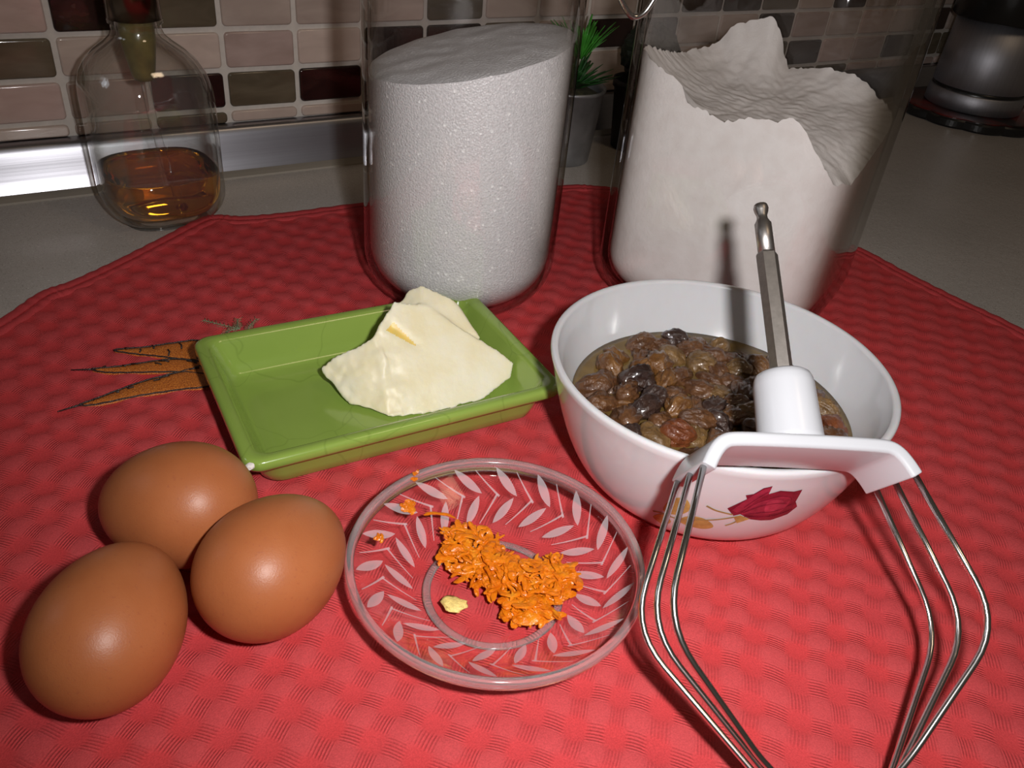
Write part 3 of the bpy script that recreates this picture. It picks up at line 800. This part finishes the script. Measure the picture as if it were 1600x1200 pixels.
LEAVES = [[(-2.4567, 0.01977), (-2.3969, 0.02513), (-2.3176, 0.02556), (-2.2574, 0.02306), (-2.2392, 0.01997), (-2.2985, 0.01747), (-2.3971, 0.01769)],
          [(-2.5606, 0.02336), (-2.5241, 0.03231), (-2.4534, 0.03533), (-2.4147, 0.03221), (-2.414, 0.02765), (-2.4745, 0.02308)],
          [(-2.6227, 0.01515), (-2.5565, 0.02039), (-2.4952, 0.01678), (-2.5485, 0.01179)]]
rose = decal('rose_print', ROSE, 'rose_dark', bowl, 0.00012); rose['label'] = 'printed dark red rose'
decal('petal_print', PET1, 'rose_mid', rose, 0.00020, 2, 4); decal('petal_print', PET2, 'rose_mid', rose, 0.00022)
PET3 = [(-2.02, .0405), (-1.955, .0418), (-1.915, .0385), (-1.945, .0345), (-2.00, .0340)]
decal('petal_print', PET3, 'rose_light', rose, 0.00028, 2, 4)
for s_ in ([(-2.12, .0330), (-2.05, .0375), (-1.97, .0395), (-1.90, .0390)], [(-2.11, .0318), (-2.02, .0335), (-1.93, .0345), (-1.86, .0375)], [(-2.10, .0308), (-2.00, .0300), (-1.90, .0312), (-1.83, .0340)], [(-2.13, .0365), (-2.09, .0420), (-2.05, .0465)]):
    stem('petal_edge_print', s_, 0.00022, 'rose_dark', rose, 0.00034)
for lf in LEAVES: decal('leaf_print', lf, 'print_olive', bowl, 0.00012, 2, 3)
decal('sepal_print', [(-2.1575, 0.02975), (-2.126, 0.03126), (-2.0597, 0.02905), (-2.1161, 0.02555)], 'print_olive', bowl, 0.00024)
for s in ([(-2.3277, 0.03411), (-2.2748, 0.03248), (-2.2244, 0.03174), (-2.1692, 0.03117)], [(-2.6242, 0.01986), (-2.5573, 0.02098), (-2.4589, 0.0208), (-2.3134, 0.02437), (-2.2235, 0.02696), (-2.1233, 0.03071)], [(-2.1745, 0.02292), (-2.1434, 0.0249), (-2.1175, 0.0277)]):
    stem('stem_print', s, 0.00042, 'print_stem', bowl, 0.00018)

LEV = 0.0345
sy = [(.0005, .0058)] + [(in_r(z) - .0003, z) for z in (.0065, .009, .0145, .0215, .029, LEV - .0008)] + [(in_r(LEV) - .0004, LEV), (in_r(LEV) - .003, LEV - .0006), (.02, LEV - .0008)]
V, F = loft([ring(r, z, 80) for r, z in sy], cap0=True, cap1=True)
o = mesh_obj('syrup', V, F, 'raisin_syrup'); fix_normals(o.data); o.location = (BX, BY, 0)
tag(o, 'olive-brown syrup around the raisins in the white bowl', 'syrup')

def raisin_mesh(seed, L, W, T):
    bm = bmesh.new(); bmesh.ops.create_icosphere(bm, subdivisions=4, radius=1.0)
    off = Vector((seed * 7.3, seed * 3.1, seed * 1.7))
    for v in bm.verts:
        p = v.co.copy(); q = Vector((p.x * 0.55, p.y, p.z))
        lump = 0.55 * noise.noise(q * 1.3 + off)
        fold = 0.0
        for f, amp in ((2.6, 0.30), (5.2, 0.15)):      # ridged folds running along the fruit
            fold += amp * (0.5 - abs(noise.noise(Vector((q.x * f * 0.45, q.y * f, q.z * f)) + off)) * 2.0)
        s = 1 + 0.6 * lump + fold * (1 - 0.5 * abs(p.x) ** 4)
        v.co = Vector((p.x * L * (1 + 0.25 * lump), p.y * W * s, p.z * T * s))
    me = bpy.data.meshes.new('raisin'); bm.to_mesh(me); bm.free()
    for q in me.polygons: q.use_smooth = True
    return me
def variants(mat, k):
    out = []
    for i in range(k):
        L = random.uniform(.0066, .0086); me = raisin_mesh(random.randint(0, 999), L, L * random.uniform(.62, .8), L * random.uniform(.55, .72)); me.materials.append(MATS[mat]); out.append(me)
    return out
RV = {k: variants('raisin_' + k, 4) for k in ('brown', 'dark', 'amber', 'tan', 'red')}
def raisin(x, y, z, kind, label, group='raisins soaking in the bowl', scale=1.0, rot=None, me=None):
    o = link('raisin', me or random.choice(RV[kind])); o.location = (BX + x, BY + y, z)
    o.rotation_euler = rot or (random.uniform(-.5, .5) + random.choice((0, PI)), random.uniform(-.45, .45), random.uniform(0, 2 * PI)); o.scale = (scale,) * 3
    tag(o, label, 'raisin', group); return o
# a few that stand out
vd = Vector((0.5677, 0.8232)); vr = Vector((0.8232, -0.5677))          # away from / to the right of the viewer, in plan
def at(r, f): q = vr * r + vd * f; return q.x, q.y
big = raisin_mesh(41, .0118, .0052, .0045); big.materials.append(MATS['raisin_tan'])
spots = []
def special(r, f, z, kind, label, **kw):
    x, y = at(r, f); spots.append((x, y, kw.pop('rad', .0066))); return raisin(x, y, z, kind, label, group=None, **kw)
o = special(-.0165, -.0500, .0350, 'tan', 'long pale tan raisin lying lengthwise at the bowl front', me=big, rot=(.3, 0.06, math.atan2(-.62, .78)), rad=.0095)
special(-.0165, -.0250, .0362, 'red', 'reddish orange raisin in the middle of the bowl')
special(-.020, .024, .0366, 'amber', 'plump amber raisin at the far side of the bowl', scale=1.15)
special(-.0410, .020, .0350, 'amber', 'amber raisin against the left back wall of the bowl')
special(-.030, .0095, .0362, 'dark', 'greyish dark wide raisin on the left of the bowl', scale=1.15)
special(.0035, -.0440, .0366, 'tan', 'tan raisin standing on end beside the white hub', rot=(0.2, 1.2, 0.4))
lab = {'brown': 'wrinkled brown raisin soaking in the white bowl', 'dark': 'nearly black raisin soaking in the white bowl',
       'amber': 'amber brown raisin soaking in the white bowl', 'tan': 'pale tan raisin soaking in the white bowl', 'red': 'reddish brown raisin soaking in the white bowl'}
R0 = in_r(LEV) - 0.0075
tries = 0
while len(spots) < 118 and tries < 6000:
    tries += 1
    r = R0 * math.sqrt(random.random()); a = random.uniform(0, 2 * PI); x, y = r * math.cos(a), r * math.sin(a)
    dmin = 0.0088 if tries < 3500 else 0.0078
    if any((x - sx) ** 2 + (y - sy_) ** 2 < (dmin * 0.5 + sr * 0.62) ** 2 for sx, sy_, sr in spots): continue
    spots.append((x, y, .0068))
    kind = random.choices(['brown', 'dark', 'amber', 'tan', 'red'], [50, 20, 20, 6, 4])[0]
    raisin(x, y, LEV + random.uniform(-.0026, .0020) - 0.0012 * (r / R0) ** 2, kind, lab[kind], group='%s raisins in the bowl' % kind)

# ------------------------------------------------------------------ glass saucer with zest
PX, PY = 0.1151, 0.1650
PRm, PH, PF = .0506, .0202, .0242
sa = empty('glass_saucer', (PX, PY, 0.0)); tag(sa, 'small clear glass saucer etched with leaves, holding orange zest', 'saucer')
def up_z(r):      # inner (upper) surface
    t = max(0.0, (r - 0.020) / (PRm - 0.020)); return 0.0036 + (PH - 0.0036) * (0.45 * t + 0.55 * t * t)
def lo_z(r):
    t = max(0.0, (r - 0.0255) / (PRm + .0006 - 0.0255)); return 0.0012 + (PH - 0.0040 - 0.0012) * (0.5 * t + 0.5 * t * t)
pp = [(.0001, .0012), (.0230, .0012), (.0255, .0014)] + [(r, lo_z(r)) for r in np.linspace(.0262, PRm - .0014, 14)]
pp += [(r, up_z(r)) for r in np.linspace(PRm - .0020, .0205, 14)] + [(.016, .0036), (.0001, .0036)]
lathe('glass_body', pp, 'saucer_glass', sa, 144, close=False)
rimp = [(PRm - .0016, lo_z(PRm - .0016) + .0002), (PRm - .0002, lo_z(PRm) - .0006), (PRm + .0006, PH - .0036), (PRm + .0010, PH - .0014), (PRm + .0006, PH - .0003), (PRm - .0004, PH), (PRm - .0016, PH - .0005), (PRm - .0021, PH - .0014)]
lathe('rim', rimp, 'clear_glass', sa, 144)
lathe('foot_ring', [(.0222, .0009), (.0226, 0.0), (.0246, 0.0), (.0252, .0009), (.0246, .0014), (.0228, .0014)], 'clear_glass', sa, 120)
# etched herringbone: leaves slant one way on the outer band, the other way on the inner band
def etched(name, r0, r1, sl, w, ang):
    k = 10; L = []; Rr = []
    c0 = Vector((r0, 0)); c1 = Vector((r1 * math.cos(sl), r1 * math.sin(sl))); d = (c1 - c0); nn = Vector((-d.y, d.x)).normalized()
    V = []; F = []
    for i in range(k + 1):
        t = i / k; c = c0.lerp(c1, t); hw = w * math.sin(PI * t) ** 0.8 if name == 'etched_leaf' else w * (0.35 + 0.65 * t)
        for s in (-1, 0, 1):
            q = c + nn * hw * s; V.append((q.x, q.y, up_z(q.length) + 0.00018))
    for i in range(k):
        for s in range(2): a = i * 3 + s; F.append((a, a + 3, a + 4, a + 1))
    me = bpy.data.meshes.new(name); me.from_pydata(V, [], F); me.update(); me.materials.append(MATS['etched_glass']); return me
E1 = etched('etched_leaf', .0478, .0392, -.22, .0016, 0); E2 = etched('etched_leaf', .0286, .0385, -.21, .0016, 0)
E3 = etched('etched_line', .0470, .0384, -.22, .0004, 0); E4 = etched('etched_line', .0285, .0392, -.22, .0004, 0)
NE = 18
for i in range(NE):
    for me, dphi in ((E1, 0.0), (E2, 0.02), (E3, PI / NE), (E4, PI / NE + .02)):
        o = link(me.name.split('.')[0], me, sa); o.rotation_euler = (0, 0, 2 * PI * i / NE + dphi)

def ribbon(pts, w, t, up):
    P = [Vector(p) for p in pts]; k = len(P); V = []; F = []
    for i in range(k):
        d = (P[min(i + 1, k - 1)] - P[max(i - 1, 0)]).normalized(); s = d.cross(up).normalized(); n = s.cross(d)
        e = 1.0 if 0 < i < k - 1 else 0.45
        for a, b in ((-1, -.6), (0, -1), (1, -.6), (1, .6), (0, 1), (-1, .6)): V.append(P[i] + s * w * e * a + n * t * b * e)
    for i in range(k - 1):
        for j in range(6): F.append((i * 6 + j, i * 6 + (j + 1) % 6, i * 6 + 6 + (j + 1) % 6, i * 6 + 6 + j))
    F.append(tuple(range(5, -1, -1))); F.append(tuple(range((k - 1) * 6, k * 6)))
    return V, F
rz = random.Random(21)
def shred(cx, cy, zlift, L, w, flat=True, yaw=None):
    k = 9; a = rz.uniform(0, 2 * PI) if yaw is None else yaw; curv = rz.uniform(-1, 1) * 3.6 / k; tiltz = rz.uniform(-.10, .10)
    x, y, z = 0, 0, 0; pts = []
    for i in range(k):
        pts.append(Vector((x, y, z))); x += math.cos(a) * L / k; y += math.sin(a) * L / k; z += tiltz * L / k + 0.0003 * math.sin(i * 1.7)
        a += curv
    c = sum(pts, Vector()) / k
    out = []
    for p in pts:
        q = p - c; X, Y = cx + q.x, cy + q.y
        out.append((X, Y, up_z(math.hypot(X, Y)) + zlift + q.z + 0.0007))
    u = Vector((rz.uniform(-.45, .45), rz.uniform(-.45, .45), 1)).normalized()
    return ribbon(out, w, rz.uniform(.0003, .0006), u)
parts = []
lobes = [(.0005, .0165, .0130, .0105, .0060, 95), (.0105, -.0055, .0155, .0105, .0080, 130), (.0045, -.0165, .0090, .0060, .0050, 50), (.0035, .0045, .0130, .0085, .0070, 95), (.0190, -.0070, .0090, .0090, .0055, 60)]
vdir = (Vector((0.5677, 0.8232)), Vector((0.8232, -0.5677)))
for lx, ly, ra, rb, hh, cnt in lobes:
    for i in range(cnt):
        s = math.sqrt(rz.random()) * 0.97; a = rz.uniform(0, 2 * PI)
        dx, dy = s * ra * math.cos(a), s * rb * math.sin(a)
        q = vdir[1] * dx + vdir[0] * dy
        lift = rz.random() ** 0.7 * hh * (1 - s * s)
        parts.append(shred(lx + q.x, ly + q.y, lift, rz.uniform(.005, .014), rz.choice((.0004, .0006, .0008, .0010, .0014))))
parts.append(shred(-.0045, .034, .001, .014, .0006, yaw=2.4))
V, F = join_geo(parts); zs = mesh_obj('orange_zest', V, F, 'orange_zest', smooth=False)
for v in zs.data.vertices: v.co += noise.noise_vector(v.co * 900) * 0.0003
zs.location = (PX, PY, 0.0)
tag(zs, 'heap of wet grated orange zest in the glass saucer', 'zest', kind='stuff')
def crumb(x, y, n, L, w, label, mat='orange_zest', name='zest_crumb', zl=0.0002):
    ps = [shred(rz.uniform(-1, 1) * L * .35, rz.uniform(-1, 1) * L * .35, 0.0, L * rz.uniform(.6, 1.1), w * rz.uniform(.7, 1.2)) for _ in range(n)]
    V, F = join_geo(ps); cx, cy = x - PX, y - PY; z0 = up_z(math.hypot(cx, cy)); zb = up_z(0)
    o = mesh_obj(name, [(a, b, c - zb + abs(rz.gauss(0, .0002))) for a, b, c in V], F, mat, smooth=False)
    o.location = (x, y, z0 + zl); rr = math.hypot(cx, cy)
    sl = math.atan2(up_z(rr + .001) - up_z(rr - .001), .002); ax = Vector((-cy, cx, 0)).normalized()
    o.rotation_mode = 'QUATERNION'; from mathutils import Quaternion
    o.rotation_quaternion = Quaternion(ax, -sl)
    return tag(o, label, 'zest')
crumb(.1004, .2051, 9, .0058, .0007, 'largest crumb of orange zest on the saucer wall behind the heap')
crumb(.1066, .2138, 4, .0036, .0005, 'crumb of orange zest near the saucer rim by the dish')
crumb(.0838, .1946, 4, .0040, .0006, 'small crumb of orange zest on the saucer wall near the eggs')
pi_ = bmesh.new(); bmesh.ops.create_icosphere(pi_, subdivisions=3, radius=1.0)
for v in pi_.verts:
    p = v.co.copy(); s = 1 + .25 * noise.noise(p * 2.2)
    v.co = Vector((p.x * .0034 * s + 0.0012 * p.y * p.y, p.y * .0046 * s, p.z * .0012 * s))
me = bpy.data.meshes.new('pith_piece'); pi_.to_mesh(me); pi_.free(); me.materials.append(MATS['pith']); me.polygons.foreach_set('use_smooth', [True] * len(me.polygons))
o = link('pith_piece', me); o.location = (.0983, .1632, .0048); o.rotation_euler = (0.05, 0.1, 0.9)
tag(o, 'pale yellow scrap of orange pith lying apart from the zest heap', 'peel')

# ------------------------------------------------------------------ whisk attachment leaning on the bowl
WM = Matrix(((0.91073963, -0.36988215, -0.18368592), (-0.40696656, -0.72818278, -0.55147807), (-0.07022497, -0.57700696, 0.81371458))).to_4x4()
WM.translation = Vector((0.1897, 0.1145, 0.0668))
wk = bpy.data.objects.new('whisk_attachment', None); COL.objects.link(wk); wk.matrix_world = WM
tag(wk, 'mixer whisk with steel wires and white plastic hub leaning on the bowl', 'whisk')
# local axes: x across, y down towards the wires, z towards the viewer's side
path = [(-.0362, -.0004), (-.0342, -.0040), (-.0318, -.0072), (-.0290, -.0093), (-.0250, -.0103), (-.015, -.0106), (0, -.0107), (.015, -.0106), (.0250, -.0103), (.0290, -.0093), (.0318, -.0072), (.0342, -.0040), (.0362, -.0004)]
pth = catmull([(x, y, 0) for x, y in path], 4)
loops = []
for i, p in enumerate(pth):
    d = (pth[min(i + 1, len(pth) - 1)] - pth[max(i - 1, 0)]).normalized(); nn = Vector((-d.y, d.x, 0))    # towards the wires
    if nn.y < 0 and abs(d.x) > .3: nn = -nn
    if p.x < -.02: nn = Vector((-d.y, d.x, 0))
    e = p + nn * 0.0045; hz = 0.0128; b = 0.0009
    sec = []
    for (u, z) in ((0, -hz + b), (b / .0045, -hz), (1 - b / .0045, -hz), (1, -hz + b), (1, hz - b), (1 - b / .0045, hz), (b / .0045, hz), (0, hz - b)):
        q = p.lerp(e, u); sec.append((q.x, q.y, z))
    loops.append(sec)
V, F = loft(loops, cap0=True, cap1=True); br = mesh_obj('bracket', V, F, 'white_plastic', wk); fix_normals(br.data)
es = br.modifiers.new('edge', 'BEVEL'); es.width = 0.0004; es.segments = 2; es.limit_method = 'ANGLE'
def axial(name, prof, mat, n=40):
    loops = [[(r * math.cos(2 * PI * j / n), y, r * math.sin(2 * PI * j / n)) for j in range(n)] for r, y in prof]
    V, F = loft(loops, cap0=True, cap1=True); o = mesh_obj(name, V, F, mat, wk); fix_normals(o.data); return o
axial('hub', [(.0106, -.0100), (.0103, -.0130), (.0099, -.022), (.0097, -.0300), (.0094, -.0322), (.0087, -.0338), (.0076, -.0346), (.0045, -.0348)], 'white_plastic')
V, F = loft([[(r * math.cos(2 * PI * j / 6 + .3), y, r * math.sin(2 * PI * j / 6 + .3)) for j in range(6)] for r, y in ((.0037, -.030), (.0037, -.0782), (.0033, -.0790))], cap0=True, cap1=True)
sh = mesh_obj('shaft', V, F, 'shaft_steel', wk, smooth=False); fix_normals(sh.data); sh['label'] = 'six-sided steel drive shaft'
axial('shaft_tip', [(.0029, -.0785), (.0029, -.0905), (.0025, -.0912), (.0019, -.0925), (.0018, -.0938), (.0024, -.0955), (.0026, -.0968), (.0023, -.0980), (.0012, -.0986)], 'shaft_steel', 24)
def fillet(P, rad, k=7):
    out = [P[0]]
    for i in range(1, len(P) - 1):
        a, b, c = P[i - 1], P[i], P[i + 1]
        r1 = min(rad[i], (a - b).length * .48); r2 = min(rad[i], (c - b).length * .48)
        p = b + (a - b).normalized() * r1; q = b + (c - b).normalized() * r2
        for j in range(k + 1):
            t = j / k; out.append(p * (1 - t) ** 2 + b * 2 * t * (1 - t) + q * t * t)
    out.append(P[-1]); return out
for k, (n0, n1, n2, a2, u2, bot) in {-1: (-.0100, -.0134, -.0010, .0120, .0960, .1095), 0: (0.0, 0.0, .0004, .0130, .0930, .1060), 1: (.0098, .0134, .0020, .0200, .0835, .0965)}.items():
    pts = [Vector(p) for p in ((-.0344, -.0012, n0), (-.0517, .0450, n1), (-a2, u2, n2 * 1.3), (0, bot, n2), (a2, u2, n2 * 1.3), (.0517, .0450, n1), (.0344, -.0012, n0))]
    fp = fillet(pts, [0, .014, .010, .016, .010, .014, 0])
    tube('wire_loop', fp, .00102, 'chrome', wk, 12)

# ------------------------------------------------------------------ background: plants and kettle
pot = empty('plant_pot', (0.3990, 0.5450, ZC)); tag(pot, 'small galvanised metal bucket with a bright green tufted plant', 'potted plant')
lathe('bucket', [(.0001, 0), (.0230, 0), (.0236, .0008), (.0245, .008), (.0290, .0560), (.0302, .0565), (.0306, .0580), (.0300, .0595), (.0284, .0590), (.0276, .054), (.0240, .010), (.0001, .006)], 'galvanised_zinc', pot, 64, close=False)
lathe('moss_bed', [(.0274, .0520), (.020, .0555), (.010, .057), (.0001, .0575)], 'moss', pot, 32, close=False)
def blades(name, base, k, L0, L1, spread, w, mat, parent, rnd):
    ps = []
    for i in range(k):
        a = rnd.uniform(0, 2 * PI); s = rnd.random() ** .7 * spread; L = rnd.uniform(L0, L1)
        d = Vector((math.cos(a) * s, math.sin(a) * s, 1)).normalized(); sd = d.cross(Vector((math.sin(a), -math.cos(a), 0.2))).normalized()
        b = Vector(base) + Vector((math.cos(a), math.sin(a), 0)) * rnd.uniform(0, .004)
        P = [b + d * L * t + Vector((math.cos(a), math.sin(a), 0)) * s * L * .35 * t * t for t in (0, .3, .6, .85, 1)]
        ps.append(ribbon(P, w, w * .25, sd))
    V, F = join_geo(ps); return mesh_obj(name, V, F, mat, parent)
rp = random.Random(8)
st_ = tube('stem', [(.008, .002, .054), (.011, .001, .066), (.010, .002, .080)], .0016, 'pale_stem', pot)
b1 = blades('tuft', (.010, .002, .078), 60, .018, .032, .75, .0011, 'leaf_bright', pot, rp); b1['label'] = 'bright green spiky tuft'
blades('foliage', (.004, 0, .055), 90, .014, .030, 1.5, .0018, 'leaf_deep', pot, rp)
pot2 = empty('topiary_pot', (0.4800, 0.5470, ZC)); tag(pot2, 'dark clipped ball plant in a dark pot, both coloured as in shadow, behind the flour jar', 'potted plant')
lathe('pot', [(.0001, 0), (.0200, 0), (.0212, .001), (.0255, .050), (.0272, .051), (.0272, .057), (.0250, .057), (.0240, .050), (.0001, .048)], 'pot_shadowed', pot2, 48, close=False)
bmn = bmesh.new(); bmesh.ops.create_icosphere(bmn, subdivisions=4, radius=.0235)
for v in bmn.verts: v.co *= 1 + .13 * noise.noise(v.co * 330) + .08 * noise.noise(v.co * 800)
me = bpy.data.meshes.new('clipped_ball'); bmn.to_mesh(me); bmn.free(); me.materials.append(MATS['leaf_shadowed'])
o = link('clipped_ball', me, pot2); o.location = (0, 0, .078)
tube('stem', [(0, 0, .045), (0, 0, .075)], .0025, 'moss', pot2)

KX, KY = 0.9320, 0.5210
tv = empty('scalloped_trivet', (KX, KY, ZC)); tag(tv, 'dark red scalloped trivet with a black edge under the kettle', 'trivet')
def scal(r, z, n=144, k=12, amp=.05): return [(r * (1 + amp * abs(math.sin(k * PI * i / n)) - amp / 2) * math.cos(2 * PI * i / n), r * (1 + amp * abs(math.sin(k * PI * i / n)) - amp / 2) * math.sin(2 * PI * i / n), z) for i in range(n)]
V, F = loft([scal(.076, 0), scal(.078, .002), scal(.078, .008), scal(.0765, .0095)], cap0=True, cap1=True)
o = mesh_obj('rim_body', V, F, 'black_plastic', tv, smooth=False); fix_normals(o.data)
V, F = loft([scal(.0735, .0085), scal(.0735, .0102), scal(.071, .0105)], cap0=True, cap1=True)
o = mesh_obj('top_disc', V, F, 'trivet_red', tv, smooth=False); fix_normals(o.data)
kt = empty('kettle', (KX, KY, ZC + .0106)); tag(kt, 'silver cylindrical kettle with black top on the scalloped trivet', 'kettle')
lathe('base_ring', [(.0001, 0), (.0480, 0), (.0494, .001), (.0490, .0170), (.0480, .0180), (.0001, .0180)], 'kettle_steel', kt, 96, close=False)
lathe('groove_band', [(.0470, .0170), (.0470, .0222), (.0001, .0222)], 'black_plastic', kt, 96, close=False)
lathe('body', [(.0001, .0215), (.0468, .0215), (.0478, .0225), (.0458, .088), (.0001, .0885)], 'kettle_steel', kt, 96, close=False)
lathe('upper_housing', [(.0001, .0880), (.0500, .0880), (.0520, .0900), (.0520, .150), (.0480, .158), (.0001, .160)], 'black_plastic', kt, 96, close=False)
hd = catmull([(.036, -.030, .130), (.060, -.050, .126), (.068, -.056, .105), (.066, -.054, .060), (.058, -.047, .030), (.034, -.030, .028)], 6)
tube('handle', hd, .0075, 'black_plastic', kt, 14)
